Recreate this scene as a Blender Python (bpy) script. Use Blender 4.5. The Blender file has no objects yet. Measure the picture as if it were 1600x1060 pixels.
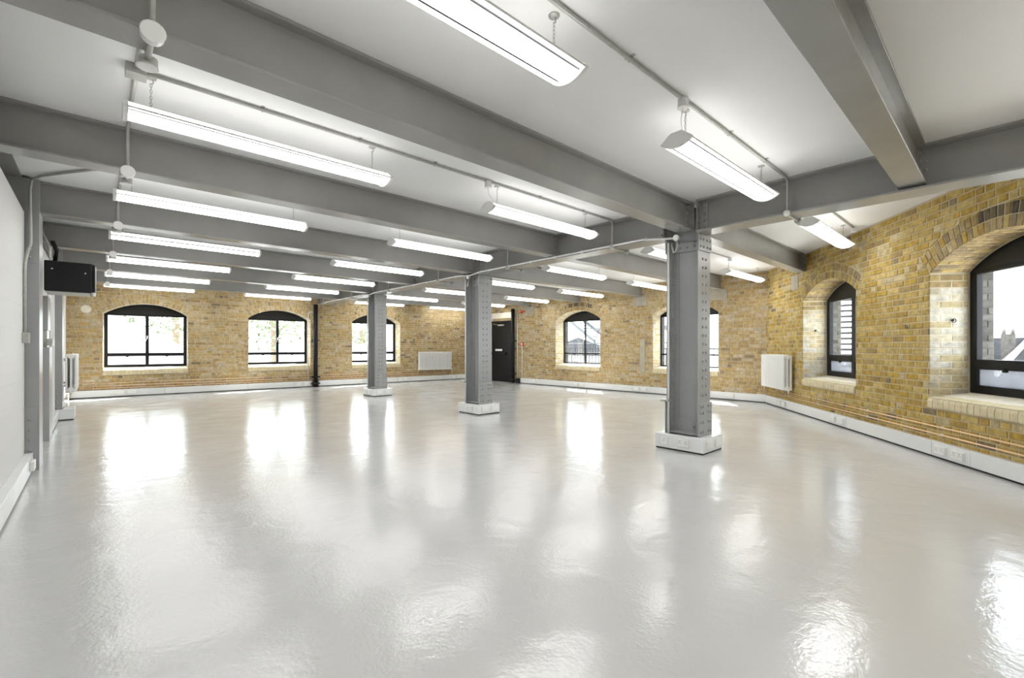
import bpy, bmesh, math, random
from mathutils import Vector, Matrix
random.seed(7)
S = bpy.context.scene
COL = S.collection
V = Vector

# ------------------------------------------------------------------ camera
HX = 1.2
cd = bpy.data.cameras.new('camera'); cam = bpy.data.objects.new('camera', cd); COL.objects.link(cam)
cd.sensor_width = 36.0; cd.lens = 712.0/1600*36; cd.shift_y = 13.0/1600; cd.clip_start = .02; cd.clip_end = 300
fw = V((0.6742, 0.7386, 0)).normalized(); rt = V((fw.y, -fw.x, 0)); up = V((0, 0, 1))
cam.matrix_world = Matrix(((rt.x, up.x, -fw.x, 0), (rt.y, up.y, -fw.y, 0), (rt.z, up.z, -fw.z, HX), (0, 0, 0, 1)))
S.camera = cam

# ------------------------------------------------------------------ world, sun, exposure
S.view_settings.view_transform = 'Standard'
S.view_settings.look = 'None'
S.view_settings.exposure = 1.45
S.view_settings.gamma = 1.0
S.view_settings.use_curve_mapping = False
wd = bpy.data.worlds.new('sky'); S.world = wd; wd.use_nodes = True
bg = wd.node_tree.nodes['Background']; bg.inputs[0].default_value = (.90, .96, 1, 1); bg.inputs[1].default_value = 2.7
sl = bpy.data.lights.new('sun', 'SUN'); sl.energy = 15; sl.angle = .009; sl.color = (1, .95, .87)
so = bpy.data.objects.new('sun', sl); COL.objects.link(so); so.location = (20, 20, 30)
so.rotation_euler = V((-1.45, -1.2, -2.0)).to_track_quat('-Z', 'Y').to_euler()
LAMP = 4.6

# ------------------------------------------------------------------ materials
def mat(name, col, rough=.5, metal=0, noise=None, bump=None, coat=0, spec=.5):
    m = bpy.data.materials.new(name); m.use_nodes = True
    nt = m.node_tree; b = nt.nodes['Principled BSDF']
    b.inputs['Base Color'].default_value = (*col, 1); b.inputs['Roughness'].default_value = rough
    b.inputs['Metallic'].default_value = metal; b.inputs['Coat Weight'].default_value = coat
    b.inputs['Specular IOR Level'].default_value = spec
    tc = nt.nodes.new('ShaderNodeTexCoord')
    if noise:
        sc, amt = noise
        n = nt.nodes.new('ShaderNodeTexNoise'); n.inputs['Scale'].default_value = sc; n.inputs['Detail'].default_value = 5
        nt.links.new(tc.outputs['Object'], n.inputs['Vector'])
        r = nt.nodes.new('ShaderNodeValToRGB')
        r.color_ramp.elements[0].position = .3; r.color_ramp.elements[1].position = .7
        r.color_ramp.elements[0].color = (*[c*(1-amt) for c in col], 1); r.color_ramp.elements[1].color = (*[min(1, c*(1+amt)) for c in col], 1)
        nt.links.new(n.outputs[0], r.inputs[0]); nt.links.new(r.outputs[0], b.inputs['Base Color'])
    if bump:
        sc, st = bump
        n2 = nt.nodes.new('ShaderNodeTexNoise'); n2.inputs['Scale'].default_value = sc; n2.inputs['Detail'].default_value = 3
        nt.links.new(tc.outputs['Object'], n2.inputs['Vector'])
        bp = nt.nodes.new('ShaderNodeBump'); bp.inputs['Strength'].default_value = st; bp.inputs['Distance'].default_value = .01
        nt.links.new(n2.outputs[0], bp.inputs['Height']); nt.links.new(bp.outputs[0], b.inputs['Normal'])
    return m
def emis(name, col, st):
    m = bpy.data.materials.new(name); m.use_nodes = True; nt = m.node_tree
    b = nt.nodes['Principled BSDF']; b.inputs['Base Color'].default_value = (.9, .9, .9, 1)
    b.inputs['Emission Color'].default_value = (*col, 1); b.inputs['Emission Strength'].default_value = st
    return m
M = dict(
    steel=mat('grey_painted_steel', (.325, .32, .308), .22, 0, (3, .06), (60, .12)),
    steel2=mat('grey_painted_column_steel', (.355, .36, .36), .28, 0, (4, .05), (60, .12)),
    ceil=mat('white_ceiling_paint', (.89, .89, .885), .8, 0, (1.3, .02), (25, .06)),
    galv=mat('galvanised_conduit', (.50, .50, .47), .38, .45, (20, .1)),
    white=mat('white_enamel', (.88, .88, .86), .35),
    plastic=mat('white_socket_plastic', (.86, .86, .84), .3),
    black=mat('black_painted_frame', (.008, .009, .011), .35, spec=.25),
    headp=mat('dark_head_panel', (.020, .020, .019), .5, 0, (3, .2), spec=.25),
    doorp=mat('black_door_paint', (.009, .009, .009), .35, 0, (3, .2), spec=.25),
    lampgap=mat('grey_lamp_gap', (.05, .05, .05), .7),
    trunk=mat('light_grey_trunking', (.84, .86, .86), .25, .08, (1.2, .03)),
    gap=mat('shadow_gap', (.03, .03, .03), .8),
    copper=mat('copper_pipe', (.95, .68, .46), .32, .45),
    box=mat('black_cabinet', (.010, .010, .011), .35, 0, (30, .2), spec=.25),
    extsteel=mat('exterior_grey_steel', (.13, .14, .15), .6),
    red=mat('red_plastic', (.65, .07, .03), .4),
    pad=mat('concrete_padstone', (.45, .41, .33), .9, 0, (8, .12), (30, .3)),
    cream=mat('cream_painted_sill', (.86, .81, .69), .6, 0, (9, .08), (30, .2)),
    sillb=mat('bullnose_brick', (.68, .59, .38), .6, 0, (14, .12), (40, .3)),
    mortar=mat('lime_mortar', (.56, .48, .34), .95, 0, (6, .12), (90, .5)),
    mortarc=mat('lime_mortar_warm', (.58, .49, .32), .95, 0, (6, .12), (90, .5)),
    mortarw=mat('whitewashed_mortar', (.66, .60, .46), .9, 0, (9, .1), (90, .5)),
    render=mat('white_render', (.8, .8, .8), .9),
    slate=mat('slate_roof', (.060, .064, .072), .8, 0, (5, .2)),
    extbrick=mat('exterior_brick', (.12, .11, .10), .9, 0, (7, .3), (20, .4)),
    leaf=mat('foliage', (.16, .20, .11), .9, 0, (5, .4)),
    bark=mat('bark', (.25, .2, .15), .9),
    ground=mat('ground_outside', (.20, .20, .19), .9, 0, (.4, .2)),
    green=mat('green_sign', (.02, .35, .15), .5),
    lamp=emis('lamp_diffuser', (1, .995, .975), LAMP),
    glow=emis('lamp_top_translucent', (1, .995, .975), 1.3), )

def floor_mat():
    m = bpy.data.materials.new('epoxy_floor'); m.use_nodes = True; nt = m.node_tree; N = nt.nodes; L = nt.links
    b = N['Principled BSDF']
    tc = N.new('ShaderNodeTexCoord')
    n = N.new('ShaderNodeTexNoise'); n.inputs['Scale'].default_value = .9; n.inputs['Detail'].default_value = 6; L.new(tc.outputs['Object'], n.inputs['Vector'])
    r = N.new('ShaderNodeValToRGB'); r.color_ramp.elements[0].position = .3; r.color_ramp.elements[1].position = .7
    r.color_ramp.elements[0].color = (.60, .60, .597, 1); r.color_ramp.elements[1].color = (.635, .635, .632, 1)
    L.new(n.outputs[0], r.inputs[0]); L.new(r.outputs[0], b.inputs['Base Color'])
    n3 = N.new('ShaderNodeTexNoise'); n3.inputs['Scale'].default_value = 2.2; n3.inputs['Detail'].default_value = 5; L.new(tc.outputs['Object'], n3.inputs['Vector'])
    mr = N.new('ShaderNodeMapRange'); mr.inputs[1].default_value = .35; mr.inputs[2].default_value = .65; mr.inputs[3].default_value = .13; mr.inputs[4].default_value = .22
    L.new(n3.outputs[0], mr.inputs[0]); L.new(mr.outputs[0], b.inputs['Roughness'])
    a = N.new('ShaderNodeTexNoise'); a.inputs['Scale'].default_value = 55; a.inputs['Detail'].default_value = 2; L.new(tc.outputs['Object'], a.inputs['Vector'])
    c = N.new('ShaderNodeTexNoise'); c.inputs['Scale'].default_value = 5; c.inputs['Detail'].default_value = 4; c.inputs['Distortion'].default_value = .6; L.new(tc.outputs['Object'], c.inputs['Vector'])
    b1 = N.new('ShaderNodeBump'); b1.inputs['Strength'].default_value = .22; b1.inputs['Distance'].default_value = .004; L.new(a.outputs[0], b1.inputs['Height'])
    b2 = N.new('ShaderNodeBump'); b2.inputs['Strength'].default_value = .14; b2.inputs['Distance'].default_value = .03; L.new(c.outputs[0], b2.inputs['Height']); L.new(b1.outputs[0], b2.inputs['Normal'])
    L.new(b2.outputs[0], b.inputs['Normal'])
    b.inputs['Specular IOR Level'].default_value = .6
    b.inputs['Coat Weight'].default_value = .35; b.inputs['Coat Roughness'].default_value = .12
    L.new(b2.outputs[0], b.inputs['Coat Normal'])
    return m
M['floor'] = floor_mat()

def brick_mat():
    m = bpy.data.materials.new('stock_brick'); m.use_nodes = True; nt = m.node_tree; N = nt.nodes; L = nt.links
    b = N['Principled BSDF']; b.inputs['Roughness'].default_value = .88; b.inputs['Specular IOR Level'].default_value = .2
    at = N.new('ShaderNodeAttribute'); at.attribute_name = 'tone'
    g = N.new('ShaderNodeNewGeometry')
    n = N.new('ShaderNodeTexNoise'); n.inputs['Scale'].default_value = 16; n.inputs['Detail'].default_value = 6; L.new(g.outputs['Position'], n.inputs['Vector'])
    mr = N.new('ShaderNodeMapRange'); mr.inputs[1].default_value = .3; mr.inputs[2].default_value = .7; mr.inputs[3].default_value = .72; mr.inputs[4].default_value = 1.26
    L.new(n.outputs[0], mr.inputs[0])
    mx = N.new('ShaderNodeMix'); mx.data_type = 'RGBA'; mx.blend_type = 'MULTIPLY'; mx.inputs[0].default_value = 1
    L.new(at.outputs['Color'], mx.inputs[6]); L.new(mr.outputs[0], mx.inputs[7])
    v = N.new('ShaderNodeTexNoise'); v.inputs['Scale'].default_value = 55; v.inputs['Detail'].default_value = 2; L.new(g.outputs['Position'], v.inputs['Vector'])
    mr2 = N.new('ShaderNodeMapRange'); mr2.inputs[1].default_value = .68; mr2.inputs[2].default_value = .74; L.new(v.outputs[0], mr2.inputs[0])
    mx2 = N.new('ShaderNodeMix'); mx2.data_type = 'RGBA'; L.new(mr2.outputs[0], mx2.inputs[0]); L.new(mx.outputs[2], mx2.inputs[6]); mx2.inputs[7].default_value = (.16, .12, .07, 1)
    L.new(mx2.outputs[2], b.inputs['Base Color'])
    bp = N.new('ShaderNodeBump'); bp.inputs['Strength'].default_value = .5; bp.inputs['Distance'].default_value = .006
    L.new(n.outputs[0], bp.inputs['Height']); L.new(bp.outputs[0], b.inputs['Normal'])
    return m
M['brick'] = brick_mat()

def leftwall_mat():
    m = mat('white_painted_blockwork', (.76, .76, .75), .6)
    nt = m.node_tree; N = nt.nodes; L = nt.links; b = N['Principled BSDF']
    tc = N.new('ShaderNodeTexCoord'); mp = N.new('ShaderNodeMapping'); mp.inputs['Rotation'].default_value = (math.pi/2, 0, math.pi/2)
    sp = N.new('ShaderNodeSeparateXYZ'); cb = N.new('ShaderNodeCombineXYZ')
    L.new(tc.outputs['Object'], sp.inputs[0]); L.new(sp.outputs[1], cb.inputs[0]); L.new(sp.outputs[2], cb.inputs[1])
    bt = N.new('ShaderNodeTexBrick'); bt.inputs['Scale'].default_value = 1; bt.inputs['Brick Width'].default_value = .45; bt.inputs['Row Height'].default_value = .225; bt.inputs['Mortar Size'].default_value = .004; bt.inputs['Mortar Smooth'].default_value = .6
    L.new(cb.outputs[0], bt.inputs['Vector'])
    bp = N.new('ShaderNodeBump'); bp.invert = True; bp.inputs['Strength'].default_value = .35; bp.inputs['Distance'].default_value = .004
    L.new(bt.outputs['Fac'], bp.inputs['Height']); L.new(bp.outputs[0], b.inputs['Normal'])
    return m
M['lwall'] = leftwall_mat()

def glass_mat(name, frost):
    m = bpy.data.materials.new(name); m.use_nodes = True; nt = m.node_tree; N = nt.nodes; L = nt.links
    N.remove(N['Principled BSDF']); out = N['Material Output']
    t = N.new('ShaderNodeBsdfTransparent'); t.inputs[0].default_value = (.975, .985, .985, 1)
    g = N.new('ShaderNodeBsdfGlossy'); g.inputs['Roughness'].default_value = .02
    lw = N.new('ShaderNodeLayerWeight'); lw.inputs[0].default_value = .5
    mx = N.new('ShaderNodeMixShader'); pw = N.new('ShaderNodeMath'); pw.operation = 'POWER'; pw.inputs[1].default_value = 5; L.new(lw.outputs['Facing'], pw.inputs[0])
    ma = N.new('ShaderNodeMath'); ma.operation = 'MULTIPLY_ADD'; ma.inputs[1].default_value = .5; ma.inputs[2].default_value = .035; L.new(pw.outputs[0], ma.inputs[0]); L.new(ma.outputs[0], mx.inputs[0]); L.new(t.outputs[0], mx.inputs[1]); L.new(g.outputs[0], mx.inputs[2])
    last = mx
    if frost:
        tl = N.new('ShaderNodeBsdfTranslucent'); tl.inputs[0].default_value = (.17, .175, .19, 1)
        n = N.new('ShaderNodeTexNoise'); n.inputs['Scale'].default_value = 4; n.inputs['Detail'].default_value = 5
        tc = N.new('ShaderNodeTexCoord'); L.new(tc.outputs['Object'], n.inputs['Vector'])
        mr = N.new('ShaderNodeMapRange'); mr.inputs[1].default_value = .3; mr.inputs[2].default_value = .7; mr.inputs[3].default_value = frost-.2; mr.inputs[4].default_value = frost+.1
        L.new(n.outputs[0], mr.inputs[0])
        m2 = N.new('ShaderNodeMixShader'); L.new(mr.outputs[0], m2.inputs[0]); L.new(last.outputs[0], m2.inputs[1]); L.new(tl.outputs[0], m2.inputs[2]); last = m2
    L.new(last.outputs[0], out.inputs[0])
    return m
M['glass'] = glass_mat('clear_glass', 0)
M['frost'] = glass_mat('smeared_glass', .8)
M['haze'] = glass_mat('dusty_glass', .35)

# ------------------------------------------------------------------ helpers
def wloc(o):
    v = V((0, 0, 0))
    while o: v += o.location; o = o.parent
    return v
class MB:
    """mesh builder; M transforms local -> world"""
    def __init__(s, Mx=None):
        s.bm = bmesh.new(); s.M = Mx or Matrix.Identity(4)
    def v(s, p): return s.bm.verts.new(s.M @ V(p))
    def face(s, vs, smooth=False):
        try:
            f = s.bm.faces.new(vs); f.smooth = smooth; return f
        except ValueError: return None
    def box(s, a, b, bev=0):
        x0, y0, z0 = [min(a[i], b[i]) for i in range(3)]; x1, y1, z1 = [max(a[i], b[i]) for i in range(3)]
        vs = [s.v(p) for p in ((x0, y0, z0), (x1, y0, z0), (x1, y1, z0), (x0, y1, z0), (x0, y0, z1), (x1, y0, z1), (x1, y1, z1), (x0, y1, z1))]
        fs = [s.face([vs[i] for i in q]) for q in ((0, 3, 2, 1), (4, 5, 6, 7), (0, 1, 5, 4), (1, 2, 6, 5), (2, 3, 7, 6), (3, 0, 4, 7))]
        if bev:
            es = list({e for f in fs for e in f.edges})
            bmesh.ops.bevel(s.bm, geom=es, offset=bev, segments=2, affect='EDGES', profile=.5)
        return s
    def prism(s, pts, a, b, ax='y', smooth=False):
        """extrude a 2D outline; ax = extrusion axis; pts are the two other axes in order"""
        def mk(p, t): return {'x': (t, p[0], p[1]), 'y': (p[0], t, p[1]), 'z': (p[0], p[1], t)}[ax]
        A = [s.v(mk(p, a)) for p in pts]; B = [s.v(mk(p, b)) for p in pts]; n = len(pts)
        s.face(A); s.face(list(reversed(B)))
        for i in range(n): s.face([A[i], B[i], B[(i+1) % n], A[(i+1) % n]], smooth)
        return s
    def tube(s, pts, r, n=8, cap=True):
        pts = [V(p) for p in pts]; rings = []
        prev = None
        for i, p in enumerate(pts):
            t = (pts[min(i+1, len(pts)-1)]-pts[max(i-1, 0)]).normalized()
            u = prev if prev else (V((0, 0, 1)) if abs(t.z) < .9 else V((1, 0, 0)))
            u = (u-t*u.dot(t)).normalized(); w = t.cross(u); prev = u
            k = 1.0
            rings.append([s.v(p+(u*math.cos(2*math.pi*j/n)+w*math.sin(2*math.pi*j/n))*r*k) for j in range(n)])
        for a, b in zip(rings, rings[1:]):
            for j in range(n): s.face([a[j], a[(j+1) % n], b[(j+1) % n], b[j]], True)
        if cap: s.face(list(reversed(rings[0]))); s.face(rings[-1])
        return s
    def lathe(s, prof, c, axis, n=14):
        """prof = [(dist along axis, radius)]"""
        c = V(c); t = V(axis).normalized(); u = t.orthogonal().normalized(); w = t.cross(u); rings = []
        for d, r in prof:
            rings.append([s.v(c+t*d+(u*math.cos(2*math.pi*j/n)+w*math.sin(2*math.pi*j/n))*max(r, 1e-4)) for j in range(n)])
        for a, b in zip(rings, rings[1:]):
            for j in range(n): s.face([a[j], a[(j+1) % n], b[(j+1) % n], b[j]], True)
        s.face(list(reversed(rings[0]))); s.face(rings[-1])
        return s
    def rivet(s, c, axis, r=.0165):
        return s.lathe([(0, r), (r*.55, r*.8), (r*.85, r*.3)], c, axis, 7)
    def torus(s, c, u, w, R1, R2, r, n=8, k=4):
        c = V(c); u = V(u); w = V(w); nrm = u.cross(w).normalized(); rg = []
        for i in range(n):
            a = 2*math.pi*i/n; rad = (u*math.cos(a)+w*math.sin(a)); ctr = c+u*R1*math.cos(a)+w*R2*math.sin(a)
            rg.append([s.v(ctr+(rad*math.cos(2*math.pi*j/k)+nrm*math.sin(2*math.pi*j/k))*r) for j in range(k)])
        for i in range(n):
            for j in range(k): s.face([rg[i][j], rg[(i+1) % n][j], rg[(i+1) % n][(j+1) % k], rg[i][(j+1) % k]], True)
        return s
    def build(s, name, m, parent=None, local=False, recalc=True, kind=None, label=None):
        if recalc: bmesh.ops.recalc_face_normals(s.bm, faces=s.bm.faces[:])
        me = bpy.data.meshes.new(name)
        if parent and not local: bmesh.ops.translate(s.bm, verts=s.bm.verts[:], vec=-wloc(parent))
        s.bm.to_mesh(me); s.bm.free(); me.materials.append(m)
        o = bpy.data.objects.new(name, me); COL.objects.link(o); o.parent = parent
        if kind: o['kind'] = kind
        if label: o['label'] = label
        return o
def thing(name, loc=(0, 0, 0), label=None, cat=None, group=None, kind=None):
    o = bpy.data.objects.new(name, None); COL.objects.link(o); o.location = loc; o.empty_display_size = .1
    return tag(o, label, cat, group, kind)
def tag(o, label=None, cat=None, group=None, kind=None):
    if label: o['label'] = label
    if cat: o['category'] = cat
    if group: o['group'] = group
    if kind: o['kind'] = kind
    return o
def dup(root, loc=None, rz=None, label=None, group=None):
    r = root.copy(); COL.objects.link(r)
    if loc is not None: r.location = loc
    if rz is not None: r.rotation_euler = (0, 0, rz)
    if label: r['label'] = label
    if group: r['group'] = group
    for ch in list(root.children):
        c = ch.copy(); COL.objects.link(c); c.parent = r
        for g in list(ch.children):
            d = g.copy(); COL.objects.link(d); d.parent = c
    return r
ORD = ['first', 'second', 'third', 'fourth', 'fifth', 'sixth', 'seventh']

# ------------------------------------------------------------------ room shell
ZC = 2.86
LC_ = 11.45
class Wall:
    """frame along a wall: s along it, o into the room, z up"""
    def __init__(s, a, b, off=.06):
        a = V((*a, 0)); b = V((*b, 0)); s.L = (b-a).length; s.d = (b-a).normalized(); s.n = V((-s.d.y, s.d.x, 0))
        s.p = a+s.n*off; i = -s.n
        s.M = Matrix(((s.d.x, i.x, 0, s.p.x), (s.d.y, i.y, 0, s.p.y), (0, 0, 1, 0), (0, 0, 0, 1)))
    def P(s, u, o, z): return s.M @ V((u, o, z))
WA = Wall((-.45, 14.63), (10.40, 14.02)); WB = Wall((10.38, 14.03), (10.65, 3.55)); WC = Wall((10.62, 3.56), (5.91, -.075))
LC = 11.45            # length of the angled wall, running on past the frame to the front wall
XL = -.51; YF = -3.55

fl = MB(); fl.box((-1.2, YF-.4, -.2), (11.9, 15.6, 0)); o = fl.build('floor', M['floor']); tag(o, kind='structure')
_c = [WA.P(-.8, -.3, 0), WA.P(WA.L+.3, -.3, 0), WB.P(WB.L+.2, -.3, 0), WC.P(LC_+.3, -.3, 0)]
ce = MB(); ce.prism([(-1.2, YF-.4), (-1.2, _c[0].y)]+[(p.x, p.y) for p in _c], ZC, ZC+.3, 'z'); o = ce.build('ceiling', M['ceil']); tag(o, kind='structure')
f_ = MB(); f_.box((-1.2, YF-.3, 0), (3.6, YF, ZC)); o = f_.build('wall_front', M['lwall']); tag(o, kind='structure')

# brick walls ------------------------------------------------------
HW, SPR, RISE = .83, 2.03, .27
RAD = (HW*HW+RISE*RISE)/(2*RISE); ZCN = SPR+RISE-RAD; ANG = math.asin(HW/RAD); RO = RAD+.24
def arch(x, R=RAD): return ZCN+math.sqrt(max(0, R*R-x*x))
def ex(z):
    if z < .5199: return -1
    if z <= SPR+1e-6: return HW+.004
    zk = ZCN+RO*math.cos(ANG)
    if z <= zk: return (z-ZCN)*math.tan(ANG)
    if z < ZCN+RO: return math.sqrt(RO*RO-(z-ZCN)**2)
    return -1
PAL = {
 'pale': [((.66, .50, .26), 10), ((.70, .56, .33), 6), ((.60, .43, .20), 6), ((.72, .60, .41), 4), ((.50, .36, .18), 2), ((.64, .45, .19), 4), ((.38, .29, .18), 1)],
 'warm': [((.62, .45, .15), 10), ((.66, .50, .20), 7), ((.56, .38, .11), 6), ((.66, .54, .31), 3), ((.44, .31, .13), 2), ((.58, .39, .09), 4), ((.30, .23, .14), 1)],
 'wash': [((.84, .76, .58), 8), ((.88, .83, .72), 6), ((.78, .65, .40), 6), ((.70, .62, .48), 2)],
 'brown': [((.50, .38, .20), 6), ((.38, .29, .17), 4), ((.58, .44, .20), 4)],
 'soot': [((.14, .11, .08), 5), ((.20, .155, .10), 4), ((.33, .25, .12), 4), ((.45, .32, .12), 3)], }
def tone(pal):
    t = PAL[pal]; r = random.random()*sum(w for _, w in t)
    for c, w in t:
        r -= w
        if r <= 0: break
    k = random.uniform(.92, 1.08)*{'pale': .80, 'warm': .88, 'wash': .74}.get(pal, .9)*.89
    return tuple(x*k for x in c)
CAMV = V((0, 0, HX))
def quad_brick(Mx, q, o0, o1, pal, ch=.006):
    """q = four (u, v) corners; o0 base depth, o1 proud depth; returns world verts, faces, colour"""
    c = (sum(p[0] for p in q)/4, sum(p[1] for p in q)/4)
    def ins(p, d):
        dx, dy = c[0]-p[0], c[1]-p[1]; return (p[0]+math.copysign(min(abs(dx)*.5, d), dx), p[1]+math.copysign(min(abs(dy)*.5, d), dy))
    j = [random.uniform(-.0015, .0015) for _ in range(4)]
    vs = [Mx(p[0], o0, p[1]) for p in q]+[Mx(*(lambda t: (t[0], o1-.004, t[1]))(ins(p, .001))) for p in q]+[Mx(*(lambda t: (t[0], o1+j[i], t[1]))(ins(p, ch))) for i, p in enumerate(q)]
    fs = [(8, 9, 10, 11)]
    for a in (0, 4):
        for i in range(4): fs.append((a+i, a+(i+1) % 4, a+4+(i+1) % 4, a+4+i))
    return vs, fs, tone(pal)
def mesh_bricks(name, items, parent, kind=None):
    vs = []; fs = []; cols = []
    ctr = sum((sum(it[0], V((0, 0, 0)))/len(it[0]) for it in items), V((0, 0, 0)))/len(items) if len(items) == 1 else V((0, 0, 0))
    for v, f, c in items:
        b = len(vs); vs += [p-ctr for p in v]; fs += [tuple(b+i for i in q) for q in f]; cols += [c]*len(v)
    me = bpy.data.meshes.new(name); me.from_pydata([tuple(p) for p in vs], [], fs); me.materials.append(M['brick'])
    at = me.color_attributes.new('tone', 'FLOAT_COLOR', 'POINT')
    flat = []
    for c in cols: flat += [*c, 1]
    at.data.foreach_set('color', flat)
    bm = bmesh.new(); bm.from_mesh(me); bmesh.ops.recalc_face_normals(bm, faces=bm.faces[:]); bm.to_mesh(me); bm.free()
    o = bpy.data.objects.new(name, me); COL.objects.link(o); o.parent = parent; o.location = ctr
    if kind: o['kind'] = kind
    return o

def brick_wall(name, W, L, opens, pal, mort, arch_pal, door=None, s_min=0, reveal_top='pale', soot=()):
    root = thing(name, (0, 0, 0), kind='structure')
    F = lambda u, o, z: W.M @ V((u, o, z))
    bricks = []
    nc = int((ZC+.02)/.075)+1
    for i in range(nc):
        za = -.005+.075*i; zb = min(za+.065, ZC)
        if zb-za < .02: continue
        za = max(za, 0.0)
        s = s_min-random.uniform(0, .2) if i % 2 else s_min-.11-random.uniform(0, .12)
        k = 0
        while s < L:
            w = .102 if ((i % 2 == 0 and random.random() < .75) or random.random() < .12) else .215
            w += random.uniform(-.005, .005)
            a, b = s+.005, s+w; s += w+.010
            a = max(a, s_min); b = min(b, L)
            if b-a < .025: continue
            q = [[a, za], [b, za], [b, zb], [a, zb]]; ok = True
            for (c,) in [(x,) for x in opens]:
                ea, eb = ex(za+.001), ex(zb-.001)
                if ea < 0 and eb < 0: continue
                ea = max(ea, 0) if ea >= 0 else 0; eb = eb if eb >= 0 else 0
                if b <= c:
                    q[1][0] = min(q[1][0], c-ea-.004); q[2][0] = min(q[2][0], c-eb-.004)
                elif a >= c:
                    q[0][0] = max(q[0][0], c+ea+.004); q[3][0] = max(q[3][0], c+eb+.004)
                else:
                    if max(ea, eb) > .1: 
                        if (a+b)/2 < c: q[1][0] = min(q[1][0], c-ea-.004); q[2][0] = min(q[2][0], c-eb-.004)
                        else: q[0][0] = max(q[0][0], c+ea+.004); q[3][0] = max(q[3][0], c+eb+.004)
            if door and zb < door[2] and b > door[0] and a < door[1]:
                if a < door[0]: q[1][0] = min(q[1][0], door[0]); q[2][0] = min(q[2][0], door[0])
                else: q[0][0] = max(q[0][0], door[1]); q[3][0] = max(q[3][0], door[1])
            wa = q[1][0]-q[0][0]; wb = q[2][0]-q[3][0]
            if wa < .012 and wb < .012: continue
            if wa < .004: q[1][0] = q[0][0]+.004
            if wb < .004: q[2][0] = q[3][0]+.004
            pr = random.uniform(-.003, .003)
            bricks.append(quad_brick(F, [tuple(p) for p in q], -.010, .000+pr, pal))
    for wi, c in enumerate(opens):
        nv = 27
        for ring in range(2):
            r0 = RAD+.004+.117*ring; r1 = r0+.109
            for k in range(nv):
                a0 = -ANG+2*ANG*k/nv+.0035; a1 = -ANG+2*ANG*(k+1)/nv-.0035
                q = [(c+r0*math.sin(a0), ZCN+r0*math.cos(a0)), (c+r0*math.sin(a1), ZCN+r0*math.cos(a1)), (c+r1*math.sin(a1), ZCN+r1*math.cos(a1)), (c+r1*math.sin(a0), ZCN+r1*math.cos(a0))]
                p = arch_pal[ring] if random.random() < .55 else pal
                if wi in soot and ring == 1 and .3 < k/nv < .75: p = 'soot'
                bricks.append(quad_brick(F, q, -.010, random.uniform(-.002, .003), p))
        # soffit bricks, two deep per voussoir
        for k in range(nv):
            am = -ANG+2*ANG*(k+.5)/nv; h = RAD*ANG/nv-.005
            ctr = V((c+RAD*math.sin(am), 0, ZCN+RAD*math.cos(am))); tg = V((math.cos(am), 0, -math.sin(am))); inn = V((-math.sin(am), 0, -math.cos(am)))
            G = lambda u, o, z: W.M @ (ctr+tg*u+V((0, -z, 0))+inn*(o+.002))
            cuts = [.004, .21, .385] if k % 2 else [.004, .1, .31, .385]
            for d0, d1 in zip(cuts, cuts[1:]):
                bricks.append(quad_brick(G, [(-h, d0), (h, d0), (h, d1-.008), (-h, d1-.008)], -.008, .0, 'brown' if reveal_top == 'brown' else 'wash', .004))
        # side reveals
        for sd in (-1, 1):
            for i in range(9, 27):
                za = -.005+.075*i; zb = min(za+.065, SPR)
                if zb-za < .03: continue
                p = 'wash' if zb < 1.93 or reveal_top == 'pale' else 'brown'
                G = lambda u, o, z: W.M @ V((c+sd*(HW+.004)-sd*(o+.004), -u, z))
                cuts = [.004, .225, .388] if i % 2 else [.004, .11, .335, .388]
                for d0, d1 in zip(cuts, cuts[1:]):
                    bricks.append(quad_brick(G, [(d0, za), (d1-.009, za), (d1-.009, zb), (d0, zb)], -.010, .0, p, .004))
    # mortar bed behind the bricks, with the openings cut through and both leaves of the wall
    m = MB(W.M); OI = -.007
    def panel(OO, s0, s1, flip, doorcut=True):
        def q(a, b, z00, z01, z10, z11):   # a..b bottom z00,z01; top z10,z11
            m.face([m.v((a, OO, z00)), m.v((b, OO, z01)), m.v((b, OO, z11)), m.v((a, OO, z10))])
        edges = []
        for c in opens: edges.append((c-HW, c+HW, 'w'))
        if door and doorcut: edges.append((door[0], door[1], 'd'))
        edges.sort(); cur = s0
        for a, b, t in edges:
            q(cur, a, 0, 0, ZC, ZC)
            if t == 'w':
                q(a, b, 0, 0, .60, .60); c = (a+b)/2; n = 24
                for k in range(n):
                    x0 = -HW+2*HW*k/n; x1 = -HW+2*HW*(k+1)/n
                    q(c+x0, c+x1, arch(x0), arch(x1), ZC, ZC)
            else: q(a, b, door[2], door[2], ZC, ZC)
            cur = b
        q(cur, s1, 0, 0, ZC, ZC)
    panel(OI, s_min, L, False)
    m.build('mortar', M[mort], root, recalc=False)
    m = MB(W.M)
    for c in opens:
        n = 24; pts = [(c-HW-.004, .55)]+[(c-(HW+.004)+2*(HW+.004)*k/n, arch(-HW+2*HW*k/n)+.004) for k in range(n+1)]+[(c+HW+.004, .55)]
        ring = [[m.v((x, o, z)) for x, z in pts] for o in (OI, -.46)]
        for k in range(len(pts)-1): m.face([ring[0][k], ring[0][k+1], ring[1][k+1], ring[1][k]])
    m.build('reveal_mortar', M['mortarw' if reveal_top == 'pale' else 'mortarw'], root, recalc=False)
    # outer leaf
    m = MB(W.M); OUT = -.62
    def q(a, b, z00, z01, z10, z11):
        m.face([m.v((a, OUT, z00)), m.v((b, OUT, z01)), m.v((b, OUT, z11)), m.v((a, OUT, z10))])
    cur = s_min-.7
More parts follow.
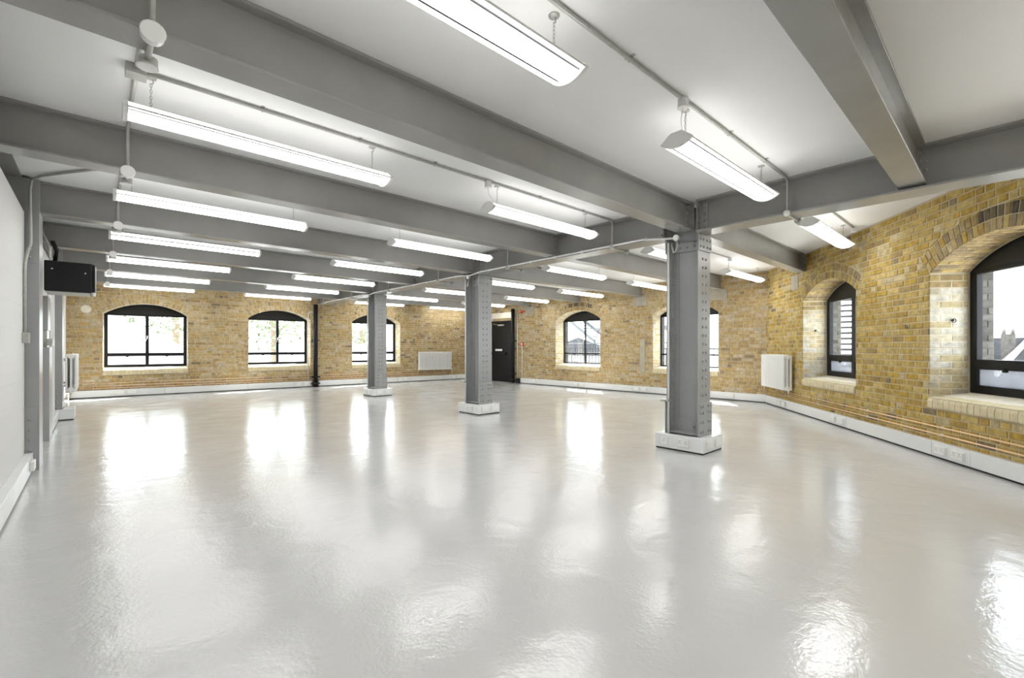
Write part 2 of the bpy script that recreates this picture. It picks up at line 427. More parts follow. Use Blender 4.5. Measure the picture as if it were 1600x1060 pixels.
    for c in sorted(opens):
        q(cur, c-HW, -9, -9, ZC+.5, ZC+.5); q(c-HW, c+HW, -9, -9, .62, .62)
        for k in range(24):
            x0 = -HW+2*HW*k/24; x1 = -HW+2*HW*(k+1)/24; q(c+x0, c+x1, arch(x0), arch(x1), ZC+.5, ZC+.5)
        cur = c+HW
        pts = [(c-HW, .62)]+[(c-HW+2*HW*k/24, arch(-HW+2*HW*k/24)) for k in range(25)]+[(c+HW, .62)]
        ring = [[m.v((x, o, z)) for x, z in pts] for o in (-.455, OUT)]
        for k in range(len(pts)-1): m.face([ring[0][k], ring[0][k+1], ring[1][k+1], ring[1][k]])
        m.face([ring[0][0], ring[0][-1], ring[1][-1], ring[1][0]])
    q(cur, L+.7, -9, -9, ZC+.5, ZC+.5)
    if door: m.box((door[0]-.1, -.2, 0), (door[1]+.1, -.5, door[2]+.1))
    m.build('outer_leaf', M['extbrick'], root, recalc=False)
    for c in opens:                      # outside, the returns of the piers show their bricks
        for i in range(9, 27):
            za = -.005+.075*i; G = lambda u, o, z: W.M @ V((c-HW+o+.001, -u, z))
            cuts = [.458, .56, .618] if i % 2 else [.458, .618]
            for d0, d1 in zip(cuts, cuts[1:]):
                v_, f__, t_ = quad_brick(G, [(d0, za), (d1-.008, za), (d1-.008, za+.065), (d0, za+.065)], -.004, .008, 'soot', .003)
                g = random.uniform(.05, .13); bricks.append((v_, f__, (g, g*.97, g*.92)))
    bricks.sort(key=lambda it: (it[0][8]-CAMV).length if (it[0][8]).dot(fw) > .5 and abs((it[0][8]-CAMV).dot(rt)/(it[0][8]-CAMV).dot(fw)) < 1.12 else 99)
    for it in bricks[:300]: mesh_bricks('brick', [it], root)
    mesh_bricks('brick_mass', bricks[300:], root, 'stuff')
    return root

OA = [1.40, 4.45, 7.385]; OB = [5.31, 8.615]; OC = [2.447, 5.565]
wallA = brick_wall('wall_back', WA, WA.L+.3, OA, 'pale', 'mortar', ('pale', 'pale'), s_min=-.4)
wallB = brick_wall('wall_right', WB, WB.L+.3, OB, 'pale', 'mortar', ('pale', 'brown'), door=(1.05, 2.56, 2.12), s_min=-.2, soot=(0,))
wallC = brick_wall('wall_diagonal', WC, LC, OC, 'warm', 'mortarc', ('brown', 'brown'), s_min=-.1, reveal_top='brown', soot=(1,))

# sills: bullnose bricks on edge, a cream ledge behind
def sill(W, c, root, single):
    prof = [(-.22, .530), (.018, .530), (.022, .55), (.022, .605), (.012, .632), (-.012, .647), (-.05, .652), (-.22, .652)]
    n = 21; w = 2*HW/n; b = MB(W.M)
    for k in range(n):
        m = MB(W.M) if single else b
        a = c-HW+k*w; jj = random.uniform(-.002, .002)
        m.prism([(y+jj, z) for y, z in prof], a+.003, a+w-.003, 'x')
        if single:
            o = m.build('bullnose_brick', M['sillb'], root)
    if not single: b.build('bullnose_brick_row', M['sillb'], root, kind='stuff')
    m = MB(W.M); m.box((c-HW, -.22, .530), (c+HW, .010, .640)); m.build('sill_mortar', M['pad'], root)
    m = MB(W.M); m.prism([(-.13, .60), (-.13, .657), (-.15, .664), (-.40, .70), (-.46, .70), (-.46, .60)], c-HW+.002, c+HW-.002, 'x'); m.build('sill_ledge', M['cream'], root)
for c in OA: sill(WA, c, wallA, False)
for c in OB: sill(WB, c, wallB, False)
for c in OC: sill(WC, c, wallC, True)

# windows -----------------------------------------------------------
def window(n, W, c, thick, lower):
    r = thing('window_%d' % n, W.P(c, -.42, .70), kind='structure')
    o0, o1 = -.39, -.45; x0, x1 = c-HW+.005, c+HW-.005; ZB, ZT = .70, 2.0
    t = thick; m = MB(W.M)
    m.box((x0, o0, ZB), (x0+t, o1, SPR), .004); m.box((x1-t, o0, ZB), (x1, o1, SPR), .004)
    m.box((x0+t, o0, ZB), (x1-t, o1, ZB+t), .004)
    m.box((x0+t, o0, ZT-.005), (x1-t, o1, ZT+.04), .004)
    m.box((c-t*.55, o0, ZB+t), (c+t*.55, o1, ZT-.005), .004)
    zr = 1.015; m.box((x0+t, o0+.005, zr-t*.6), (c-t*.55, o1, zr+t*.6), .004); m.box((c+t*.55, o0+.005, zr-t*.6), (x1-t, o1, zr+t*.6), .004)
    m.build('frame', M['black'], r)
    # arched head: rim and recessed infill
    for nm, ins, a, b, mm in (('head_rim', .0, o0, o1, 'black'), ('head_panel', .045, o0+.004, o1, 'headp')):
        m = MB(W.M); n_ = 24; R2 = RAD-ins-.004
        xs = [-(HW-.005-ins*1.2)+2*(HW-.005-ins*1.2)*k/n_ for k in range(n_+1)]
        zb = ZT+.04 if ins else ZT+.03
        pts = [(c+x, max(zb+.001, ZCN+math.sqrt(R2*R2-x*x))) for x in xs]
        m.prism(pts+[(c+xs[-1], zb), (c+xs[0], zb)], a, b, 'y')
        m.build(nm, M[mm], r)
    for (a, b) in ((x0+t, c-t*.55), (c+t*.55, x1-t)):
        m = MB(W.M); m.box((a, -.418, zr+t*.6), (b, -.424, ZT-.005)); m.build('pane', M['glass'], r)
        m = MB(W.M); m.box((a, -.418, ZB+t), (b, -.424, zr-t*.6)); m.build('lower_pane', M[{'clear': 'glass', 'haze': 'glass', 'frost': 'frost'}[lower]], r)
        m = MB(W.M); xm = (a+b)/2; m.box((xm-.02, o0+.012, zr-t*.6-.02), (xm+.03, o0-.01, zr-t*.6+.012), .004); m.tube([(xm, o0+.012, zr-t*.4), (xm+.035, o0+.02, zr-t*.6-.012)], .005, 6); m.build('catch', M['black'], r)
    m = MB(W.M); hx = x1-t*.5 if lower == 'frost' else c
    m.box((hx-.012, o0+.012, 1.42), (hx+.012, o0, 1.5), .004); m.tube([(hx, o0+.012, 1.47), (hx+.005, o0+.035, 1.465), (hx-.03, o0+.035, 1.36)], .006, 6); m.build('handle', M['white'], r)
    return r
for i, c in enumerate(OA): window(i+1, WA, c, .066, 'haze')
for i, c in enumerate(OB): window(i+4, WB, c, .034, 'clear')
for i, c in enumerate(OC): window(i+6, WC, c, .088, 'frost')

# left wall: white board to 2.5 m, steel behind above it
m = MB(); m.box((XL-.10, YF, 0), (XL, 6.40, 2.50)); m.box((XL-.10, 6.79, 0), (XL, 9.05, 2.50)); m.box((XL-.10, 10.35, 0), (XL, 15.0, 2.5)); m.box((XL-.10, 9.05, 2.1), (XL, 10.35, 2.5))
m.box((XL-.45, YF, 0), (XL-.40, 15.2, ZC)); m.box((XL-.12, 6.40, 0), (XL-.10, 6.79, 2.5)); m.box((XL-.4, 9.0, 0), (XL-.3, 10.4, 2.5))
o = m.build('wall_left', M['lwall']); tag(o, kind='structure')
# glazed white door in the left wall
r = thing('door_2', (XL, 9.7, 0), kind='structure')
m = MB()
for a, b in ((9.05, 9.13), (10.27, 10.35)): m.box((XL-.08, a, 0), (XL+.02, b, 2.1), .004)
m.box((XL-.08, 9.13, 2.03), (XL+.02, 10.27, 2.1), .004); m.build('door_frame', M['white'], r)
m = MB(); m.box((XL-.05, 9.13, .01), (XL-.01, 9.25, 2.03)); m.box((XL-.05, 10.15, .01), (XL-.01, 10.27, 2.03)); m.box((XL-.05, 9.25, .01), (XL-.01, 10.15, .25)); m.box((XL-.05, 9.25, 1.9), (XL-.01, 10.15, 2.03)); lf = m.build('door_leaf', M['white'], r)
m = MB(); m.box((XL-.035, 9.25, .25), (XL-.028, 10.15, 1.9)); m.build('pane', M['haze'], lf)
m = MB(); m.tube([(XL-.01, 9.19, 1.0), (XL+.04, 9.19, 1.0), (XL+.04, 9.30, 1.0)], .009, 8); m.build('handle', M['galv'], lf)

# black fire door in the right wall ---------------------------------
r = thing('door_1', WB.P(1.9, 0, 0), kind='structure')
m = MB(WB.M); m.box((1.05, .012, 0), (1.14, -.1, 2.12), .004); m.box((2.36, .012, 0), (2.56, -.1, 2.12), .004); m.box((1.14, .012, 2.06), (2.36, -.1, 2.12), .004); m.build('door_frame', M['black'], r)
m = MB(WB.M); m.box((1.15, -.012, .01), (2.35, -.06, 2.055), .003); lf = m.build('door_leaf', M['doorp'], r)
m = MB(WB.M); m.box((1.445, -.012, .01), (1.475, .0, 2.05), .002); m.build('edge_strip', M['galv'], lf, label='bright metal meeting strip')
m = MB(WB.M); m.box((1.85, -.012, 1.95), (2.12, .045, 2.0), .006); m.tube([(1.95, .02, 1.975), (1.72, .09, 2.01), (1.56, .01, 2.04)], .008, 6); m.build('door_closer', M['galv'], lf)
m = MB(WB.M); m.box((1.50, .03, .96), (2.25, .055, 1.0), .008); m.box((1.52, -.012, .94), (1.56, .05, 1.02), .004); m.box((2.17, -.012, .94), (2.21, .05, 1.02), .004); m.build('push_bar', M['black'], lf)
m = MB(WB.M); m.box((1.66, -.012, 1.07), (2.02, -.004, 1.14), .002); m.build('push_plate', M['white'], lf, label='white push plate')
r = MB(WB.M).box((.7, -.006, 2.21), (2.53, .03, 2.405), .004).build('lintel', M['cream']); tag(r, 'long cream-painted lintel above the black fire door', 'lintel')
# exit sign, arrow and running figure plate
r = thing('exit_sign', WB.P(1.32, .02, 2.14), 'small green and white fire exit sign above the black door', 'sign')
MB(WB.M).box((1.10, .03, 2.135), (1.56, .045, 2.275), .002).build('sign_plate', M['plastic'], r)
m = MB(WB.M); m.prism([(1.43, 2.26), (1.47, 2.26), (1.47, 2.20), (1.50, 2.20), (1.45, 2.15), (1.40, 2.20), (1.43, 2.20)], .045, .048, 'y'); m.build('arrow', M['green'], r)
m = MB(WB.M); m.box((1.14, .045, 2.155), (1.22, .048, 2.255)); m.prism([(1.26, 2.155), (1.29, 2.155), (1.31, 2.19), (1.345, 2.16), (1.36, 2.175), (1.325, 2.215), (1.35, 2.215), (1.34, 2.235), (1.30, 2.24), (1.285, 2.215)], .045, .048, 'y'); m.build('pictogram', M['green'], r)

# trunking round the walls: baseboards ---------------------------------
def trunking(name, W, segs, cuts):
    root = thing(name, (0, 0, 0), kind='structure')
    for a, b in segs:
        MB(W.M).box((a, 0, 0), (b, .045, .022)).build('plinth_gap', M['gap'], root)
        pts = [a]+[c for c in cuts if a < c < b]+[b]
        for p, q in zip(pts, pts[1:]):
            MB(W.M).box((p+.002, .0, .020), (q-.002, .06, .178), .004).build('trunking_lid', M['trunk'], root)
    return root
trunking('baseboard_back', WA, [(-.02, 5.30), (5.50, 10.85)], [1.75, 3.6, 4.8, 6.9, 8.1, 8.6, 9.9])
trunking('baseboard_right', WB, [(-.02, 1.03), (2.98, 10.47)], [3.5, 5.2, 5.65, 7.2, 7.75, 9.3])
trunking('baseboard_diagonal', WC, [(.0, LC-.1)], [.62, 1.1, 2.68, 3.16, 4.86, 5.38, 7.4])
WL = Wall((XL, YF), (XL, 15.0), 0)      # s = y + 3.55, but o points outward here, so use negative o
def lbox(m, y0, y1, t, z0, z1, bev=.004): return m.box((XL, y0, z0), (XL+t, y1, z1), bev)
root = thing('baseboard_left', (0, 0, 0), kind='structure')
for a, b in ((YF, 6.40), (8.80, 10.44), (10.95, 14.5)):
    MB().box((XL, a, 0), (XL+.045, b, .022)).build('plinth_gap', M['gap'], root)
    pts = [a]+[c for c in (1.0, 3.1, 5.0, 9.4) if a < c < b]+[b]
    for p, q in zip(pts, pts[1:]): lbox(MB(), p+.002, q-.002, .06, .02, .178).build('trunking_lid', M['trunk'], root)

# ------------------------------------------------------------------ steelwork
def ibeam(mb_w, mb_t, mb_b, x0, x1, y, zt, zb, w, tf=.018, tw=.012):
    pass
def beam(y, x0, x1, label, group, zb=2.54, w=.18, cl0=True, cl1=True):
    r = thing('steel_beam', ((x0+x1)/2, y, zb), label, 'beam', group)
    MB().box((x0, y-w/2, ZC-.018), (x1, y+w/2, ZC-.001), .002).build('top_flange', M['steel'], r)
    MB().box((x0, y-w/2, zb), (x1, y+w/2, zb+.018), .004).build('bottom_flange', M['steel'], r)
    m = MB(); m.box((x0, y-.03, zb+.014), (x1, y+.03, ZC-.014))
    m.build('web', M['steel'], r)
    for flag, xe, d in ((cl0, x0, 1), (cl1, x1, -1)):
        if not flag: continue
        m = MB()
        for sy in (-1, 1): m.box((xe, y+sy*.03, zb+.03), (xe+d*.085, y+sy*.044, ZC-.03), .002); m.box((xe, y+sy*.03, zb+.03), (xe+d*.012, y+sy*.11, ZC-.03), .002)
        cl = m.build('end_cleat', M['steel'], r)
        m = MB()
        for sy in (-1, 1):
            for z in (zb+.06, zb+.13, zb+.20, zb+.27): m.rivet((xe+d*.05, y+sy*.044, z), (0, sy, 0), .015); m.rivet((xe+d*.012, y+sy*.08, z), (d, 0, 0), .015)
        m.build('rivet_group', M['steel'], cl, kind='stuff')
    return r
BY = [.557, 2.55, 4.585, 6.62, 8.655, 10.69, 12.725]
wts = ['nearest the camera, crossing the top right corner', 'crossing from top left to the nearest column', 'second back from the nearest column on the left', 'running from the left wall to the middle column', 'just beyond the middle column on the left', 'running from the left wall to the far column', 'farthest one, in front of the back wall windows']
XG = 5.11
for i, y in enumerate(BY):
    beam(y, XL-.05, XG-.02 if i in (0, 2, 4, 6) else 5.05, 'grey I-beam '+wts[i], 'ceiling beams left of the girder')
def xright(y):
    # where the right-hand walls stand at this y
    if y > 3.5: return WB.P(14.03-y, 0, 0).x+.05
    k = (WC.p.y-y)/(-WC.d.y); return WC.p.x+WC.d.x*k+.05
wts = ['meeting the angled brick wall by the nearest column', 'first beyond the angled wall corner', 'running from the middle column to the right wall', 'second beyond the middle column', 'running from the far column to the right wall', 'farthest, ending near the black fire door']
for i, y in enumerate(BY[1:]):
    beam(y, XG+.02 if i in (1, 3, 5) else 5.35, xright(y+.09 if i else y-.10), 'grey I-beam right of the girder, '+wts[i], 'ceiling beams right of the girder', w=.17)
    # padstone under its end
    if i < 5 and i != 3:
        if i == 0:
            k = 1.33; m = MB(WC.M).box((1.16, -.008, 2.27), (1.44, .010, 2.54), .004)
        else:
            k = 14.03-y; m = MB(WB.M).box((k-.2, -.008, 2.30), (k+.2, .012, 2.54), .004)
        tag(m.build('padstone', M['pad']), 'grey concrete padstone under the '+['beam end on the angled wall', 'second right-hand beam end', 'third right-hand beam end, between the two right wall windows', '', 'fifth right-hand beam end, near the red sounder'][i], 'padstone', 'padstones under the beam ends')

def girder(y0, y1, label, zb=2.50):
    r = thing('steel_girder', (XG, (y0+y1)/2, zb), label, 'beam', 'main girder spans')
    MB().box((XG-.135, y0, ZC-.02), (XG+.135, y1, ZC-.001), .002).build('top_flange', M['steel'], r)
    MB().box((XG-.135, y0, zb), (XG+.135, y1, zb+.02), .005).build('bottom_flange', M['steel'], r)
    MB().box((XG-.035, y0, zb+.015), (XG+.035, y1, ZC-.015)).build('web', M['steel'], r)
    for ye, d in ((y0, 1), (y1, -1)):
        m = MB()
        for sx in (-1, 1): m.box((XG+sx*.035, ye, zb+.03), (XG+sx*.049, ye+d*.10, ZC-.03), .002); m.box((XG+sx*.035, ye, zb+.03), (XG+sx*.12, ye+d*.012, ZC-.03), .002)
        cl = m.build('end_cleat', M['steel'], r)
        m = MB()
        for sx in (-1, 1):
            for z in (zb+.06, zb+.13, zb+.20, zb+.27, zb+.32): m.rivet((XG+sx*.049, ye+d*.06, z), (sx, 0, 0), .016); m.rivet((XG+sx*.09, ye+d*.012, z), (0, d, 0), .016)
        m.build('rivet_group', M['steel'], cl, kind='stuff')
CY = [2.59, 6.61, 10.70]
girder(-.72, CY[0]-.2, 'grey girder span at the upper right, from the nearest column outward')
girder(CY[0]+.2, CY[1]-.2, 'grey girder span between the nearest and middle columns')
girder(CY[1]+.2, CY[2]-.2, 'grey girder span between the middle and far columns')
girder(CY[2]+.2, 14.27, 'grey girder span from the far column to the back wall')

# riveted columns
def make_column():
    r = thing('steel_column', (5.20, CY[0], 0), 'x', 'column', 'riveted columns down the room')
    for sy in (-1, 1):
        MB().box((-.15, sy*.195, .0), (.15, sy*.181, 2.50), .002).build('flange', M['steel2'], r, local=True)
        m = MB(); m.box((-.15, sy*.195, 2.50), (.02, sy*.181, ZC-.02), .002); m.build('upper_flange', M['steel2'], r, local=True)
        m = MB(); m.box((-.162, sy*.195, .0), (.162, sy*.212, .56), .002); b = m.build('bottom_cover_plate', M['steel2'], r, local=True)
        m = MB()
        for z in (.23, .34, .45, .52):
            for x in (-.12, -.065, .065, .12): m.rivet((x, sy*.212, z), (0, sy, 0))
        m.build('rivet_group', M['steel2'], b, local=True, kind='stuff')
        m = MB(); m.prism([(-.16, 2.31), (.16, 2.31), (.16, 2.46), (.13, 2.495), (-.16, 2.495)], sy*.195, sy*.208, 'y'); b = m.build('top_cover_plate', M['steel2'], r, local=True)
        m = MB()
        for z in (2.355, 2.44):
            for x in (-.12, -.045, .045, .12): m.rivet((x, sy*.208, z), (0, sy, 0))
        m.build('rivet_group', M['steel2'], b, local=True, kind='stuff')
        m = MB()
        for sx in (-1, 1):
            m.box((sx*.008, sy*.181, .0), (sx*.085, sy*.170, 2.50), .001)      # angle leg on the flange
            m.box((sx*.006, sy*.181, .0), (sx*.017, sy*.105, 2.50), .001)      # angle leg on the web
        m.build('angle', M['steel2'], r, local=True)
        m = MB()
        for k in range(17):
            z = .65+k*.098
            for x in (-.04, .04): m.rivet((x, sy*.195, z), (0, sy, 0))
        for k in range(22):
            z = .25+k*.1
            for sx in (-1, 1): m.rivet((sx*.045, sy*.170, z), (0, -sy, 0), .010); m.rivet((sx*.017, sy*.14, z), (sx, 0, 0), .010)
        m.build('rivet_column', M['steel2'], r, local=True, kind='stuff')
    MB().box((-.006, -.181, 0), (.006, .181, ZC-.02)).build('web', M['steel2'], r, local=True)
    m = MB()
    for sx in (-1, 1): m.box((sx*.006, -.15, 2.33), (sx*.03, .15, 2.44), .003)
    b = m.build('splice_plate', M['steel2'], r, local=True)
    m = MB()
    for sx in (-1, 1):
        for y in (-.09, .0, .09): m.rivet((sx*.03, y, 2.385), (sx, 0, 0), .014)
    m.build('rivet_group', M['steel2'], b, local=True, kind='stuff')
    m = MB()
    for sx in (-1, 1): m.prism([(-.17, .18), (.17, .18), (.17, .22), (.12, .34), (-.12, .34), (-.17, .22)], sx*.006, sx*.018, 'x'); m.box((sx*.006, -.18, .185), (sx*.13, .18, .20), .002)
    b = m.build('gusset', M['steel2'], r, local=True)
    m = MB()
    for sx in (-1, 1):
        for y in (-.08, .08): m.rivet((sx*.018, y, .27), (sx, 0, 0), .018)
    m.build('bolt', M['steel2'], b, local=True)
    return r
c0 = make_column(); c0['label'] = 'nearest riveted grey steel column, standing right of centre'
dup(c0, (5.20, CY[1], 0), label='middle riveted grey steel column, left of the black fire door')
dup(c0, (5.20, CY[2], 0), label='farthest riveted grey steel column, in front of a back window')

def socket(parent, Mx, a, z, double=True, blank=False, depth=.012, local=False):
    """faceplate centred at (a, z) on plane o = 0 of the frame Mx"""
    w = .0735 if double else .043; h = .043
    p = MB(Mx).box((a-w, 0, z-h), (a+w, depth, z+h), .004).build('socket_plate', M['plastic'], parent)
    if not blank:
        m = MB(Mx)
        for cx in ((a-.036, a+.036) if double else (a,)):
            m.box((cx-.004, depth, z+.012), (cx+.004, depth+.0006, z+.022)); m.box((cx-.017, depth, z-.006), (cx-.009, depth+.0006, z-.001)); m.box((cx+.009, depth, z-.006), (cx+.017, depth+.0006, z-.001))
        m.build('pin_slot', M['gap'], p, kind='stuff')
        m = MB(Mx)
        for cx in ((a-.012, a+.012) if double else (a+.02,)): m.box((cx-.005, depth, z+.022), (cx+.005, depth+.003, z+.036), .001)
        m.build('switch', M['plastic'], p)
    return p
def plinth(y, lab):
    r = thing('socket_plinth', (5.21, y, 0), lab, 'socket box', 'socket boxes round the column feet')
    MB().box((4.97, y-.285, 0), (5.45, y+.285, .02)).build('plinth_gap', M['gap'], r)
    m = MB(); m.box((4.96, y-.295, .018), (5.035, y+.295, .18), .006); m.box((5.365, y-.295, .018), (5.46, y+.295, .18), .006); m.box((5.035, y-.295, .018), (5.365, y-.215, .18), .006); m.box((5.035, y+.215, .018), (5.365, y+.295, .18), .006); m.build('casing', M['trunk'], r)
    FX = Matrix(((0, -1, 0, 4.96), (-1, 0, 0, y), (0, 0, 1, 0), (0, 0, 0, 1)))   # -X face: s -> -y, o -> -x
    socket(r, FX, -.17, .10, False); socket(r, FX, .06, .10, True)
    FY = Matrix(((1, 0, 0, 5.21), (0, -1, 0, y-.295), (0, 0, 1, 0), (0, 0, 0, 1)))
    socket(r, FY, -.10, .10, True, True); socket(r, FY, .12, .10, True, True)
plinth(CY[0], 'white socket box around the foot of the nearest column')
plinth(CY[1], 'white socket box around the foot of the middle column')
plinth(CY[2], 'white socket box around the foot of the farthest column')

# columns against the left wall and the steel over the left wall
def lcolumn(y, lab):
    r = thing('wall_column', (XL, y, 0), lab, 'column', 'steel columns against the left wall')
    MB().box((XL-.26, y-.19, 0), (XL+.10, y-.178, ZC-.02), .002).build('flange', M['steel2'], r)
    MB().box((XL-.26, y+.178, 0), (XL+.10, y+.19, ZC-.02), .002).build('flange', M['steel2'], r)
    MB().box((XL+.088, y-.178, 0), (XL+.10, y+.178, ZC-.02)).build('face_plate', M['steel2'], r)
    m = MB(); m.box((XL-.26, y-.202, 0), (XL+.085, y-.19, .62), .002); m.box((XL-.26, y-.202, 2.02), (XL+.085, y-.19, 2.2), .002); b = m.build('cover_plate', M['steel2'], r)
    m = MB()
    for z in (.30, .40, .50, .2, 2.07, 2.15):
        for x in (XL+.035,): m.rivet((x, y-.202, z), (0, -1, 0), .015)
    m.build('rivet_group', M['steel2'], b, kind='stuff')
lcolumn(6.61, 'grey steel column against the left wall, nearest, with a conduit on it')
lcolumn(10.72, 'grey steel column against the left wall beyond the black cabinet')
r = thing('edge_girder', (XL-.2, 5.5, 2.5), 'grey steel girder running over the top of the left wall', 'beam')
MB().box((XL-.36, YF, ZC-.02), (XL-.02, 14.4, ZC-.001)).build('top_flange', M['steel'], r)
MB().box((XL-.36, YF, 2.42), (XL-.10, 14.4, 2.44)).build('bottom_flange', M['steel'], r)
MB().box((XL-.24, YF, 2.44), (XL-.20, 14.4, ZC-.02)).build('web', M['steel'], r)

# ------------------------------------------------------------------ lights
LL = 1.70
def make_light():
    r = thing('batten_light', (0, 0, 0), 'x', 'light')
    h = LL/2
    m = MB(); n = 8; pr = [(-.066+.132*k/n, -.036*(1-((k-n/2)/(n/2))**2)) for k in range(n+1)]
    lo = [m.v((-h+.02, y, z)) for y, z in pr]; hi = [m.v((h-.02, y, z)) for y, z in pr]
    for k in range(n): m.face([lo[k], lo[k+1], hi[k+1], hi[k]], True)
    m.build('diffuser', M['lamp'], r, local=True, recalc=False)
    for sy in (-1, 1):
        m = MB(); m.prism([(sy*.076, .002), (sy*.104, .0), (sy*.104, .003), (sy*.076, .005)], -h+.015, h-.015, 'x'); m.build('wing', M['lamp'], r, local=True)
        m = MB(); m.box((-h+.01, sy*.104, -.004), (h-.01, sy*.109, .007), .001); m.build('wing_lip', M['white'], r, local=True)
        m = MB(); m.box((-h+.015, sy*.0655, -.004), (h-.015, sy*.0765, .004)); m.build('joint_strip', M['lampgap'], r, local=True)
    m = MB(); m.prism([(-.105, .006), (.105, .006), (.050, .050), (-.050, .050)], -h+.02, h-.02, 'x'); m.build('cover', M['glow'], r, local=True)
    m = MB(); m.prism([(-.045, .050), (.045, .050), (.035, .060), (-.035, .060)], -h+.02, h-.02, 'x'); m.build('spine', M['white'], r, local=True)
    for sx in (-1, 1):
        m = MB(); pts = [(-.108+.216*k/n, -.004-.037*(1-((k-n/2)/(n/2))**2)) for k in range(n+1)]+[(.112, .002), (.112, .008), (.054, .054), (.036, .064), (-.036, .064), (-.054, .054), (-.112, .008), (-.112, .002)]
        m.prism(pts, sx*(h-.02), sx*(h+.004), 'x'); m.build('end_cap', M['white'], r, local=True)
    top = ZC-2.605-.012
    for sx in (-1, 1):
        m = MB(); x = sx*.72; z = .06
        i = 0
        while z < top-.045:
            u = (1, 0, 0) if i % 2 else (0, 1, 0); m.torus((x, 0, z+.012), u, (0, 0, 1), .006, .012, .0018, 8, 4); z += .0195; i += 1
        m.build('chain', M['galv'], r, local=True)
        m = MB(); m.tube([(x, 0, z+.0), (x+.012, 0, z+.008), (x+.008, 0, z+.03), (x, 0, z+.035), (x, 0, top)], .003, 6); m.lathe([(0, .028), (.006, .028), (.010, .012)], (x, 0, top+.012), (0, 0, -1), 12); m.build('ceiling_hook', M['galv'], r, local=True)
    return r
LY = [1.54, 3.57, 5.61, 7.65, 9.70, 11.74, 13.79]
LXs = [(.97, 'far left line'), (3.77, 'line just left of the columns'), (6.78, 'line just right of the columns'), (9.47, 'line nearest the right wall')]
l0 = None
for j, (x, nm) in enumerate(LXs):
    for i, y in enumerate(LY):
        if j == 3 and i == 0: continue
        k = i if j < 3 else i-1
        lab = 'white chain-hung strip light, %s from the camera in the %s' % (ORD[k], nm)
        if l0 is None: l0 = make_light(); o = l0; o.location = (x, y, 2.605); o['label'] = lab
        else: o = dup(l0, (x, y, 2.605), label=lab)
        o['group'] = 'strip lights hung in four lines'
for x in (.97, 3.77):                       # the same lines go on behind the camera and light the room
    for y in (-.52, -2.5):
        if x > 3 and y < -2: continue
        o = dup(l0, (x, y, 2.605), label='strip light outside the frame'); o['group'] = 'strip lights beyond the frame'
        o['label'] = 'white chain-hung strip light behind the camera, %s' % ('over the left side' if x < 2 else 'towards the angled wall') + (', farthest back' if y < -2 else '')

# ------------------------------------------------------------------ conduits
def rbox(m, c, ax, r=.034, h=.03): m.lathe([(-h, r*.92), (-h*.9, r), (h*.75, r), (h*.8, r*1.08), (h, r*1.08), (h*1.05, r*.95)], c, ax, 16)
CR = .0115
XC = .175
for i in range(7):                     # one run per bay, along the ceiling and down the girder
    y = LY[i]-.075; r = thing('conduit', (2.5, y, ZC), 'galvanised conduit with round boxes on the ceiling, %s bay from the camera' % ORD[i], 'conduit', 'ceiling conduits, one per bay')
    m = MB(); z = ZC-.016
    m.tube([(XC, y, z), (4.90, y, z), (4.945, y, z-.01), (4.958, y, z-.05), (4.958, y, 2.53)], CR); m.build('pipe', M['galv'], r)
    m = MB(); rbox(m, (2.87, y, ZC-.045), (0, 0, -1)); m.tube([(2.87, y, ZC-.075), (2.90, y+.03, ZC-.13), (3.0, y+.07, ZC-.17), (3.06, y+.075, ZC-.20)], .0035, 6); m.build('junction_box', M['white'], r)
    m = MB()
    for x in (.85, 1.55, 2.25, 3.6, 4.35): m.box((x-.010, y-.032, ZC-.004), (x+.010, y+.032, ZC-.001)); m.torus((x, y, z), (0, 1, 0), (0, 0, 1), .0135, .0135, .004, 8, 4)
    m.build('clip', M['galv'], r)
    # branch under the girder with its two little boxes
    m = MB(); rbox(m, (4.955, y, 2.50), (-1, 0, 0), .03, .02); m.tube([(4.955, y, 2.485), (5.26, y, 2.485)], .009); rbox(m, (5.28, y, 2.49), (1, 0, 0), .03, .02); m.build('girder_box', M['galv'], r)
    xe = min(8.62, xright(y)-.35); m = MB(); m.tube([(5.285, y, 2.49), (5.285, y, ZC-.05), (5.30, y, ZC-.02), (5.33, y, ZC-.016), (xe, y, ZC-.016)], CR); m.build('far_pipe', M['galv'], r)
    m = MB(); rbox(m, (xe, y, ZC-.045), (0, 0, -1)); rbox(m, (5.95, y, ZC-.045), (0, 0, -1)); m.build('far_box', M['white'], r, kind='stuff')
